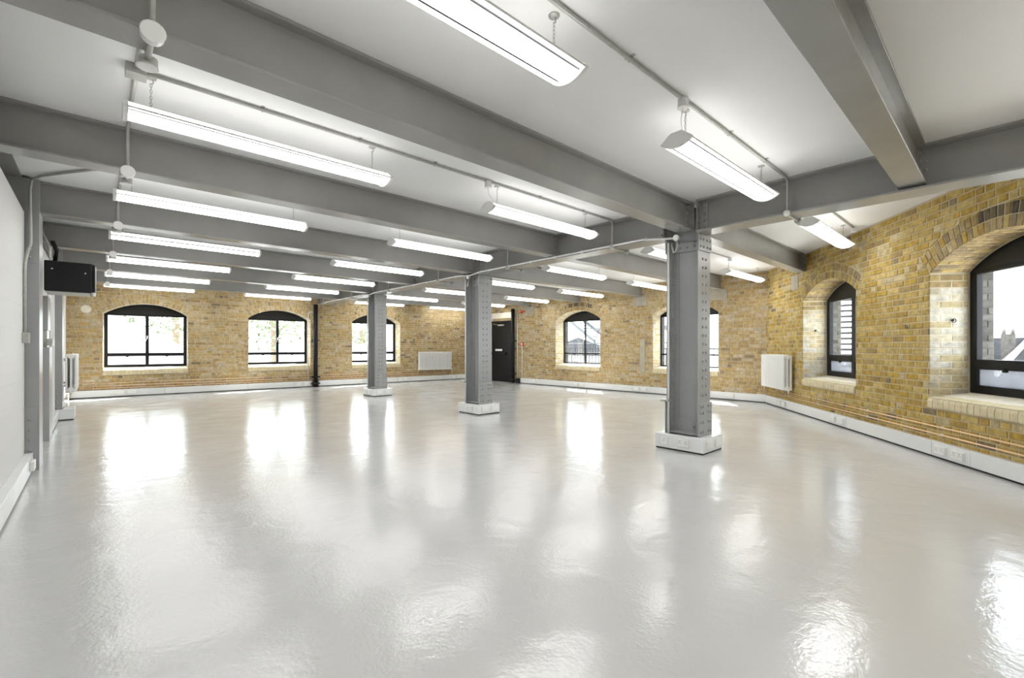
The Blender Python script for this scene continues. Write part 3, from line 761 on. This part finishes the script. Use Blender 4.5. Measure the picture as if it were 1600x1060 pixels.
# run crossing under every beam near the left end
for i, y in enumerate(BY[1:]):
    r = thing('conduit_drop', (XC, y, 2.5), 'galvanised conduit looping under the %s beam near its left end, with round boxes' % ORD[i+1], 'conduit', 'conduit loops under the left ends of the beams')
    m = MB(); y0 = y-.125; y1 = y+.125
    m.tube([(XC, LY[i]-.0, ZC-.016), (XC, y0-.03, ZC-.016), (XC, y0, ZC-.045), (XC, y0, 2.525)], CR)
    m.tube([(XC, y0, 2.515), (XC, y1, 2.515)], CR); m.tube([(XC, y1, 2.525), (XC, y1, ZC-.045), (XC, y1+.03, ZC-.016), (XC, LY[i+1]-.12, ZC-.016)], CR); m.build('pipe', M['galv'], r)
    m = MB(); rbox(m, (XC, y0-.004, 2.512), (0, -1, 0), .042, .022); m.build('junction_box', M['white'], r)
    m = MB(); rbox(m, (XC, y1+.01, 2.512), (0, 0, -1), .040, .022); m.build('junction_box', M['white'], r)
    m = MB(); m.box((XC-.05, LY[i+1]-.12, ZC-.055), (XC+.05, LY[i+1]-.02, ZC-.001), .004); m.build('square_box', M['galv'], r)
    m = MB(); m.torus((XC, (y1+LY[i+1])/2, ZC-.016), (1, 0, 0), (0, 0, 1), .0135, .0135, .004, 8, 4); m.box((XC-.03, (y1+LY[i+1])/2-.01, ZC-.004), (XC+.03, (y1+LY[i+1])/2+.01, ZC-.001)); m.build('clip', M['galv'], r)
# long run along the girder
r = thing('girder_conduit', (4.93, 8, 2.51), 'long pale conduit clipped along the underside of the main girder', 'conduit')
pts = []
for cy in CY: pass
zG = 2.535
path = [(5.01, 2.62, 2.475), (4.985, 2.80, 2.49), (4.955, 3.05, 2.52)]
for cy in CY[1:]: path += [(4.955, cy-.35, 2.52), (5.0, cy+.0, 2.50), (4.955, cy+.32, 2.52)]
path += [(4.955, 13.4, 2.52), (4.98, 13.9, 2.50)]
m = MB(); m.tube(path, .0125); m.build('pipe', M['white'], r)
m = MB()
for k in range(22):
    y = 3.0+k*.5
    if min(abs(y-c) for c in CY) < .3: continue
    m.torus((4.955, y, 2.52), (1, 0, 0), (0, 0, 1), .015, .015, .005, 8, 4); m.prism([(4.945, 2.50), (4.965, 2.50), (4.958, 2.52), (4.952, 2.52)], y-.012, y+.012, 'y')
m.build('clip', M['plastic'], r)
for k, cy in enumerate(CY):
    r = thing('column_conduit', (4.99, cy, 1), 'white conduit running down the left side of the %s column from a round box' % ['nearest', 'middle', 'farthest'][k], 'conduit', 'conduits down the columns')
    m = MB(); m.tube([(5.015, cy+.15, 2.44), (5.015, cy+.15, .18)], .0115); m.build('pipe', M['white'], r)
    m = MB(); rbox(m, (5.0, cy+.04, 2.475), (-1, 0, 0), .034, .022); m.build('junction_box', M['white'], r)
    m = MB(); m.tube([(4.99, cy+.03, 2.45), (4.985, cy+.02, 2.38), (4.99, cy+.045, 2.32), (5.0, cy+.075, 2.31), (5.02, cy+.10, 2.36), (5.03, cy+.12, 2.43)], .011, 8); m.build('cable_loop', M['galv'], r)
    m = MB(); m.box((4.97, cy+.13, .56), (5.045, cy+.22, .585), .004); m.tube([(4.985, cy+.15, .57), (4.93, cy+.21, .57)], .008, 6); m.build('clamp', M['galv'], r)
# conduit at the left wall column: from the ceiling box, down the column to a socket box
r = thing('wall_conduit', (XL+.06, 6.3, 1.2), 'pale conduit bending down the nearest left wall column to a grey box', 'conduit')
m = MB(); m.tube([(XC-.05, 5.53, ZC-.016), (XL+.30, 6.0, ZC-.016), (XL+.12, 6.26, ZC-.02), (XL+.055, 6.34, ZC-.05), (XL+.04, 6.375, ZC-.14), (XL+.045, 6.38, 2.20), (XL+.03, 6.345, 2.13), (XL+.017, 6.29, 2.03), (XL+.014, 6.27, 1.95), (XL+.014, 6.27, 1.32)], .0125); m.build('pipe', M['galv'], r)
m = MB(); m.box((XL+.0, 6.19, 1.24), (XL+.045, 6.33, 1.34), .004); m.build('switch_box', M['galv'], r)
m = MB(); m.box((XL, 6.25, 1.68), (XL+.02, 6.29, 1.70), .003); m.build('clip', M['galv'], r)

# ------------------------------------------------------------------ black cabinet high on the left wall
r = thing('wall_cabinet', (-.25, 8.2, 1.9), 'black box-shaped cabinet mounted high on the left wall', 'cabinet')
m = MB(); m.box((XL+.04, 7.95, 1.895), (-.035, 8.45, 2.27), .012); m.build('body', M['box'], r)
m = MB(); m.box((-.033, 7.96, 1.905), (-.008, 8.44, 2.262), .010); d = m.build('door', M['box'], r)
m = MB(); m.box((-.006, 7.98, 1.95), (.001, 8.42, 2.23), .003); m.build('door_glass', M['white'], d, label='pale glossy door face seen edge on')
m = MB(); m.box((XL+.05, 7.97, 1.885), (-.06, 8.43, 1.896), .002); m.build('reflection_panel', M['galv'], r, label='underside with the floor reflection put into its light grey colour')  # floor reflection on the underside, painted as a pale grey panel
m = MB()
for x, z in ((-.40, 2.17), (-.10, 2.14)): m.lathe([(0, .010), (.004, .008)], (x, 7.951, z), (0, -1, 0), 10)
m.build('screw', M['galv'], r)
m = MB(); m.box((-.03, 7.955, 1.855), (.0, 7.99, 1.90), .004); m.build('latch', M['plastic'], r)
r = thing('cable_bundle', (XL+.05, 8.2, 2.4), 'tangled grey flexible ducts and cables above the black cabinet', 'cables')
m = MB()
for k in range(7):
    a = random.uniform(0, 6); y = 7.95+.05*k
    m.tube([(XL+.02, y, 2.62), (XL+.03+.03*math.sin(a), y+.03, 2.52), (XL+.07+.03*math.cos(a), y-.02, 2.42), (XL+.09, y+.03, 2.33), (XL+.10, y+.02, 2.26)], .014, 7)
m.build('cable', M['galv'], r)
m = MB(); m.tube([(XL+.11, 8.0, 2.52), (XL+.15, 8.05, 2.4), (XL+.13, 8.05, 2.27)], .022, 8); m.build('duct', M['box'], r, label='dark flexible duct')
# vertical grey riser and cable box below it
r = thing('riser_trunking', (XL+.04, 8.75, 0), 'narrow grey vertical trunking with a small box, beyond the nearest wall column', 'trunking')
MB().box((XL, 8.30, .0), (XL+.07, 8.78, 1.20), .004).build('lower_casing', M['steel2'], r)
MB().box((XL, 8.32, 1.42), (XL+.055, 8.76, 1.86), .004).build('upper_casing', M['steel2'], r)
MB().box((XL, 8.36, 1.20), (XL+.045, 8.72, 1.42), .004).build('cover', M['galv'], r)
MB().box((XL+.045, 8.3, 1.22), (XL+.10, 8.42, 1.31), .004).build('switch_box', M['galv'], r)
r = thing('wall_column_plinth', (-.38, 10.7, 0), 'pale trunking box around the foot of the far left wall column', 'socket box')
MB().box((XL, 10.46, 0), (-.275, 10.98, .02)).build('plinth_gap', M['gap'], r)
MB().box((XL, 10.45, .018), (-.262, 10.53, .18), .005).build('casing', M['trunk'], r); MB().box((-.40, 10.53, .018), (-.262, 10.92, .18), .005).build('casing', M['trunk'], r); MB().box((XL, 10.92, .018), (-.262, 11.0, .18), .005).build('casing', M['trunk'], r)

# ------------------------------------------------------------------ radiators
def radiator(Mx, s0, s1, o0, o1, z0, z1, n, label):
    c = Mx @ V(((s0+s1)/2, o0, z0)); r = thing('radiator', c, label, 'radiator')
    w = (s1-s0)/n; m = MB(Mx); ro = (o1-o0)/2
    for k in range(n):
        a = s0+(k+.5)*w
        for o in (o0+.014, (o0+o1)/2, o1-.014): m.tube([(a, o, z0+.02), (a, o, z1-.02)], min(.021, w*.36), 6, False)
        m.box((a-w*.36, o0, z1-.04), (a+w*.36, o1, z1), .010); m.box((a-w*.36, o0, z0), (a+w*.36, o1, z0+.04), .010)
    for zz in (z0+.035, z1-.035): m.tube([(s0+.01, (o0+o1)/2, zz), (s1-.01, (o0+o1)/2, zz)], ro*.62, 8)
    m.build('section_bank', M['white'], r, kind='stuff')
    m = MB(Mx)
    for s_ in (s0-.02, s1+.02): m.lathe([(0, .014), (.02, .018), (.03, .014), (.06, .010)], (s_, (o0+o1)/2, z0+.02), (0, 0, -1), 10); m.tube([(s_, (o0+o1)/2, z0+.025), ((s0+s1)/2 + (s_-(s0+s1)/2)*.96, (o0+o1)/2, z0+.025)], .012, 8)
    m.build('valve', M['white'], r)
    m = MB(Mx)
    for s_ in (s0-.02, s1+.02): m.tube([(s_, (o0+o1)/2, z0-.04), (s_, (o0+o1)/2, .30), (s_, .035, .27)], .0075, 6)
    m.build('pipe_tail', M['copper'], r)
    for s_ in (s0+.15, s1-.15):
        for zz in (z1-.12, z0+.08): MB(Mx).box((s_-.015, 0, zz), (s_+.015, o0+.03, zz+.04), .002).build('bracket', M['white'], r)
radiator(WA.M, 8.86, 10.20, .05, .17, .39, 1.04, 21, 'white column radiator on the back wall between the far and middle columns')
radiator(WC.M, .16, 1.31, .05, .20, .39, 1.05, 18, 'white column radiator on the angled brick wall beside the narrow window')
ML = Matrix(((0, 1, 0, XL), (1, 0, 0, 0), (0, 0, 1, 0), (0, 0, 0, 1)))
radiator(ML, 11.45, 12.8, .10, .25, .40, 1.07, 27, 'white column radiator seen edge on at the far end of the left wall')

# copper pipes ------------------------------------------------------
def coppers(W, segs, zs, label, nclip=5):
    r = thing('copper_pipes', W.P((segs[0][0]+segs[-1][1])/2, .03, zs[0]), label, 'pipes')
    for a, b in segs:
        for z in zs:
            m = MB(W.M); m.tube([(a, .032, z), (b, .032, z)], .0078, 8); m.build('pipe', M['copper'], r)
        m = MB(W.M)
        k = a+.4
        while k < b:
            for z in zs: m.box((k-.008, 0, z-.014), (k+.008, .026, z+.014), .002); m.torus((k, .032, z), (0, 1, 0), (0, 0, 1), .011, .011, .003, 8, 4)
            k += 1.35
        m.build('pipe_clip', M['white'], r)
coppers(WC, [(.5, 8.0)], (.335, .255), 'twin copper heating pipes along the foot of the angled brick wall')
coppers(WA, [(.0, 5.25), (5.55, 10.2)], (.345, .275, .215), 'three thin copper pipes along the foot of the back wall')

# sockets on the trunking --------------------------------------------
def wsockets(W, ss, where):
    for s_, lab, blank in ss:
        r = thing('double_socket', W.P(s_, .06, .10), lab, 'socket', 'sockets on the trunking')
        Mx = W.M @ Matrix.Translation((0, .06, 0)); socket(r, Mx, s_, .10, True, blank, .03)
wsockets(WC, [(5.01, 'white double socket below the large right window, left one of its pair', False), (5.25, 'white double socket below the large right window, right one of its pair', False),
              (2.80, 'white socket plate on the angled wall trunking, left of the middle pair', True), (3.03, 'white socket plate on the angled wall trunking, right of the middle pair', True),
              (.78, 'pale socket plate below the right-hand radiator, left of its pair', True), (.98, 'pale socket plate below the right-hand radiator, right of its pair', True)], '')
wsockets(WA, [(10.30, 'white socket on the trunking right of the back radiator, left of two', False), (10.52, 'white socket on the trunking right of the back radiator, right of two', False),
              (.88, 'pale socket below the leftmost back window, left of two', True), (1.10, 'pale socket below the leftmost back window, right of two', True),
              (4.93, 'pale socket left of the black pipe on the back wall, left of two', True), (5.15, 'pale socket left of the black pipe on the back wall, right of two', True),
              (8.36, 'pale socket on the trunking right of the farthest column', True)], '')
wsockets(WB, [(3.62, 'pale socket on the trunking right of the red call point', True), (5.32, 'pale socket below the first right wall window, left of two', True), (5.54, 'pale socket below the first right wall window, right of two', True),
              (7.35, 'pale socket on the right trunking beside the nearest column, left of two', True), (7.57, 'pale socket on the right trunking beside the nearest column, right of two', True), (9.75, 'pale socket on the right trunking near the wall corner', True)], '')
r = thing('double_socket', (XL+.06, 6.15, .10), 'white socket on the left trunking beside the wall column', 'socket', 'sockets on the trunking')
socket(r, ML @ Matrix.Translation((0, .06, 0)), 6.15, .10, True, True, .03)
r = thing('double_socket', (XL+.06, 3.3, .10), 'white socket on the left trunking at the lower left edge of the frame', 'socket', 'sockets on the trunking')
socket(r, ML @ Matrix.Translation((0, .06, 0)), 3.3, .10, True, True, .03)

# black pipes, small wall fixings ---------------------------------------
def drainpipe(W, s_, label):
    r = thing('drainpipe', W.P(s_, .1, 0), label, 'pipe')
    m = MB(W.M); m.tube([(s_, .11, 0), (s_, .11, 2.50)], .062, 14); m.build('pipe', M['black'], r)
    m = MB(W.M)
    for z in (.10, .30): m.tube([(s_, .11, z-.03), (s_, .11, z+.03)], .085, 14); m.box((s_-.13, .08, z-.02), (s_+.13, .13, z+.02), .006)
    m.build('collar', M['black'], r)
    m = MB(W.M); m.box((s_-.11, .0, 1.40), (s_+.11, .11, 1.43), .004); m.build('bracket', M['black'], r)
drainpipe(WA, 5.40, 'black cast-iron pipe rising up the back wall between two windows')
drainpipe(WB, 2.68, 'black cast-iron pipe beside the black fire door')
r = thing('slim_conduit', WA.P(5.22, .02, 1.2), 'slim white conduit with a hooked top beside the black pipe on the back wall', 'conduit')
m = MB(WA.M); m.tube([(5.21, .02, .18), (5.21, .02, 2.17), (5.22, .02, 2.24), (5.27, .025, 2.28), (5.33, .03, 2.28)], .012, 8); m.build('pipe', M['white'], r)
m = MB(WA.M); m.lathe([(0, .028), (.03, .024)], (5.20, .0, 2.04), (0, 1, 0), 12); m.build('cap', M['plastic'], r)
r = thing('slim_conduit', WB.P(2.80, .02, 1.2), 'slim white conduit between the black pipe and the red call point', 'conduit')
m = MB(WB.M); m.tube([(2.80, .02, .1), (2.80, .02, 2.45)], .014, 8); m.build('pipe', M['white'], r)
r = thing('fire_sounder', WB.P(2.99, .05, 2.38), 'small red fire alarm sounder high on the wall beside the black pipe', 'alarm')
m = MB(WB.M); m.lathe([(0, .05), (.03, .05), (.06, .035)], (2.99, .0, 2.38), (0, 1, 0), 14); m.build('horn', M['red'], r)
m = MB(WB.M); m.box((2.93, 0, 2.36), (3.15, .035, 2.42), .006); m.build('back_box', M['red'], r)
r = thing('call_point', WB.P(3.02, .03, 1.3), 'red fire alarm call point with a white cover, fed by a thin conduit', 'alarm')
m = MB(WB.M); m.box((2.97, .0, 1.25), (3.09, .04, 1.37), .006); m.build('back_box', M['red'], r)
m = MB(WB.M); m.box((3.0, .04, 1.28), (3.06, .046, 1.34), .002); m.build('glass_cover', M['plastic'], r)
m = MB(WB.M); m.tube([(3.03, .018, 1.25), (3.03, .018, .12)], .010, 8); m.build('conduit_tail', M['white'], r)
tag(MB(WB.M).box((2.80, 0, 0), (2.98, .11, .16), .008).build('pipe_cover', M['black']), 'small black box on the floor beside the black pipe', 'box')
tag(MB(WB.M).box((7.42, -.006, .55), (7.56, .010, 1.42), .004).build('patched_slot', M['pad']), 'grey cement-filled vertical slot in the right brick wall', 'patch')
def eyelet(W, s_, z, o, label):
    r = thing('ring_fixing', W.P(s_, o, z), label, 'ring', 'small rings fixed to the brickwork')
    m = MB(W.M); m.lathe([(0, .022), (.006, .02)], (s_, o, z), (0, 1, 0), 10); m.build('plate', M['galv'], r)
    m = MB(W.M); m.torus((s_+.006, o+.02, z-.01), (1, 0, 0), (0, 0, 1), .016, .02, .004, 10, 5); m.build('ring', M['black'], r)
eyelet(WC, 4.38, 1.46, .0, 'small ring fixing on the yellow brick between the two right windows')
r = thing('ring_fixing', WC.P(4.745, -.24, 1.5), 'dark ring hook on the whitewashed side of the large right window', 'ring', 'small rings fixed to the brickwork')
m = MB(WC.M @ Matrix.Translation((4.742, -.22, 1.5))); m.lathe([(0, .014), (.012, .012)], (0, 0, 0), (1, 0, 0), 8); m.torus((.024, 0, -.004), (0, 1, 0), (0, 0, 1), .020, .020, .0045, 10, 5); m.build('ring', M['black'], r)
r = thing('ring_fixing', WC.P(1.63, -.24, 1.5), 'dark hook on the whitewashed side of the narrow window', 'ring', 'small rings fixed to the brickwork')
m = MB(WC.M @ Matrix.Translation((1.620, -.20, 1.5))); m.lathe([(0, .014), (.012, .012)], (0, 0, 0), (1, 0, 0), 8); m.torus((.024, 0, -.004), (0, 1, 0), (0, 0, 1), .016, .016, .0045, 10, 5); m.build('ring', M['black'], r)
m = MB(WA.M); m.lathe([(0, .10), (.006, .09)], (.27, .0, 2.10), (0, 1, 0), 12); tag(m.build('plaster_patch', M['cream']), 'round pale plaster patch left of the leftmost back window', 'patch')

# ------------------------------------------------------------------ outside
tag(MB().box((-60, -60, -9.3), (90, 90, -9)).build('ground', M['ground']), kind='structure')
def house(x0, x1, y0, y1, zb, zw, zr, axis, label, wallm='render'):
    roofm = 'render' if x0 < 0 else 'slate'
    r = thing('house', ((x0+x1)/2, (y0+y1)/2, -9), label, 'building')
    MB().box((x0, y0, -9), (x1, y1, zw)).build('walls', M[wallm], r)
    m = MB()
    if axis == 'x': m.prism([(y0-.2, zw), (y1+.2, zw), ((y0+y1)/2, zr)], x0-.2, x1+.2, 'x')
    else: m.prism([(x0-.2, zw), (x1+.2, zw), ((x0+x1)/2, zr)], y0-.2, y1+.2, 'y')
    m.build('roof', M[roofm], r)
    return r
r = house(-.5, 2.9, 24, 27.5, -9, 1.0, 2.2, 'y', 'white rendered house outside the leftmost back window')
r = thing('house', (12, 30, -9), 'pale low building outside the middle back window', 'building')
MB().box((10.8, 26, -9), (14.5, 30, 1.2)).build('walls', M['render'], r); MB().box((10.6, 25.8, 1.2), (14.7, 30.1, 1.4)).build('parapet', M['cream'], r)
def tree(x, y, z, R_, label):
    r = thing('tree', (x, y, -9), label, 'tree', 'trees outside the back windows')
    m = MB(); m.tube([(x, y, -9), (x+.1, y, z-1), (x, y, z)], .2, 8); m.build('trunk', M['bark'], r)
    m = MB(); rr = random.Random(int(x*10))
    for k in range(900):
        d = V((rr.gauss(0, 1), rr.gauss(0, 1), rr.gauss(0, 1))).normalized()*R_*rr.uniform(.4, 1)
        p = V((x, y, z))+d; u = V((rr.gauss(0, 1), rr.gauss(0, 1), rr.gauss(0, 1))).normalized(); w = u.orthogonal().normalized()
        s_ = .14; m.face([m.v(p-u*s_), m.v(p+w*s_*.6), m.v(p+u*s_), m.v(p-w*s_*.6)])
    m.build('leaves', M['leaf'], r, recalc=False, kind='stuff')
tree(3.6, 35, 3.5, 2.6, 'leafy tree beyond the white house, outside the leftmost back window')
tree(7.6, 29, 3.2, 2.4, 'leafy tree outside the second back window')
tree(-1.6, 34, 3.6, 2.3, 'leafy tree at the left edge outside the leftmost back window')
tree(15.2, 34, 2.6, 2.0, 'leafy tree outside the back window behind the farthest column')
# balcony, stair and pale sheds outside the right windows
r = thing('walkway', (18, 14, 0), 'pale steel walkway with railings and a stair outside the right windows', 'walkway')
MB().box((14.5, 4.5, .05), (16.0, 13.6, .2)).build('deck', M['slate'], r)
for y in (5, 9, 13): MB().box((15.1, y, -9), (15.3, y+.2, .05)).build('post', M['slate'], r)
m = MB()
for k in range(60):
    y = 4.6+k*.15; m.tube([(14.55, y, .2), (14.55, y, 1.15)], .012, 5)
m.build('baluster_row', M['slate'], r, kind='stuff')
MB().box((14.52, 4.5, 1.13), (14.60, 13.6, 1.18)).build('handrail', M['slate'], r)
m = MB(); m.prism([(15.6, 3.45), (12.9, 1.55), (12.9, 1.40), (15.6, 3.20)], 16.9, 17.0, 'x'); m.build('stair_string', M['extsteel'], r)
m = MB(); m.prism([(15.6, 3.45), (12.9, 1.55), (12.9, 1.40), (15.6, 3.20)], 18.1, 18.2, 'x'); m.build('stair_string', M['extsteel'], r)
m = MB()
for k in range(13): m.box((17.0, 15.4-.2*k, 3.22-.14*k), (18.1, 15.65-.2*k, 3.26-.14*k))
m.build('stair_tread', M['extsteel'], r, kind='stuff')
MB().box((16.9, 8.5, 1.95), (18.6, 12.9, 2.08)).build('landing', M['extsteel'], r)
MB().box((16.9, 8.5, 1.36), (17.0, 15.6, 1.42)).build('tie_rail', M['extsteel'], r)
m = MB()
for k in range(46): m.tube([(16.95, 8.6+.15*k, .25), (16.95, 8.6+.15*k, 1.38 if k < 28 else 1.36)], .012, 5)
for k in range(28): m.tube([(16.95, 8.6+.155*k, 2.08), (16.95, 8.6+.155*k, 2.9)], .014, 5)
m.build('upper_baluster_row', M['extsteel'], r, kind='stuff')
for y in (8.6, 12.8, 15.5): MB().box((17.6, y, -9), (17.8, y+.2, 2.0)).build('post', M['extsteel'], r)
r = house(20, 24, 13.0, 19.5, -9, .75, 1.75, 'x', 'low building with a pitched slate roof outside the first right wall window')
for k in range(4): MB().box((19.96, 13.4+1.5*k, -.6), (20.0, 14.3+1.5*k, .4)).build('window', M['haze'], r)
# gabled roofs outside the large right window
for k, (y, zt) in enumerate(((-4.2, 2.1), (-.9, 2.3), (2.4, 1.9))):
    r = thing('gabled_house', (30, y, -9), 'grey gabled house with white bargeboards outside the large right window, %s' % ['rightmost', 'middle one', 'leftmost'][k], 'building', 'gabled houses outside the right window')
    MB().box((30, y-1.4, -9), (35.5, y+1.4, .2)).build('walls', M['slate'], r)
    m = MB(); m.prism([(y-1.5, .2), (y+1.5, .2), (y, zt-.2)], 30, 35.5, 'x'); m.build('roof', M['slate'], r)
    m = MB()
    for sg in (-1, 1): m.prism([(y+sg*1.6, -.1), (y+sg*1.28, -.1), (y, zt-.25), (y, zt)], 29.7, 29.95, 'x')
    m.build('bargeboard', M['render'], r)
    m = MB(); m.box((33.0, y+.75, -1), (33.5, y+1.25, 1.85)); ch = m.build('chimney', M['extbrick'], r)
    m = MB()
    for q in (.1, .4): m.lathe([(0, .08), (.25, .06)], (33.25, y+.75+q, 1.85), (0, 0, 1), 8)
    m.build('chimney_pot', M['extbrick'], ch)
MB_ = MB(); MB_.box((36.5, -8, -9), (42, 7, 1.72)); tag(MB_.build('terrace', M['slate']), 'long grey terrace roof behind the gabled houses', 'building')
r = thing('louvred_building', (19, 4.6, -9), 'white clapboard building outside the narrow right window', 'building')
MB().box((18.1, 2.1, -9), (22, 6.0, 4.5)).build('walls', M['slate'], r)  # dark colour here paints in the shade lines between the white boards
m = MB()
for k in range(30): m.box((18.02, 2.1, -1+.18*k), (18.1, 6.0, -.89+.18*k))
m.build('board_row', M['render'], r, kind='stuff')
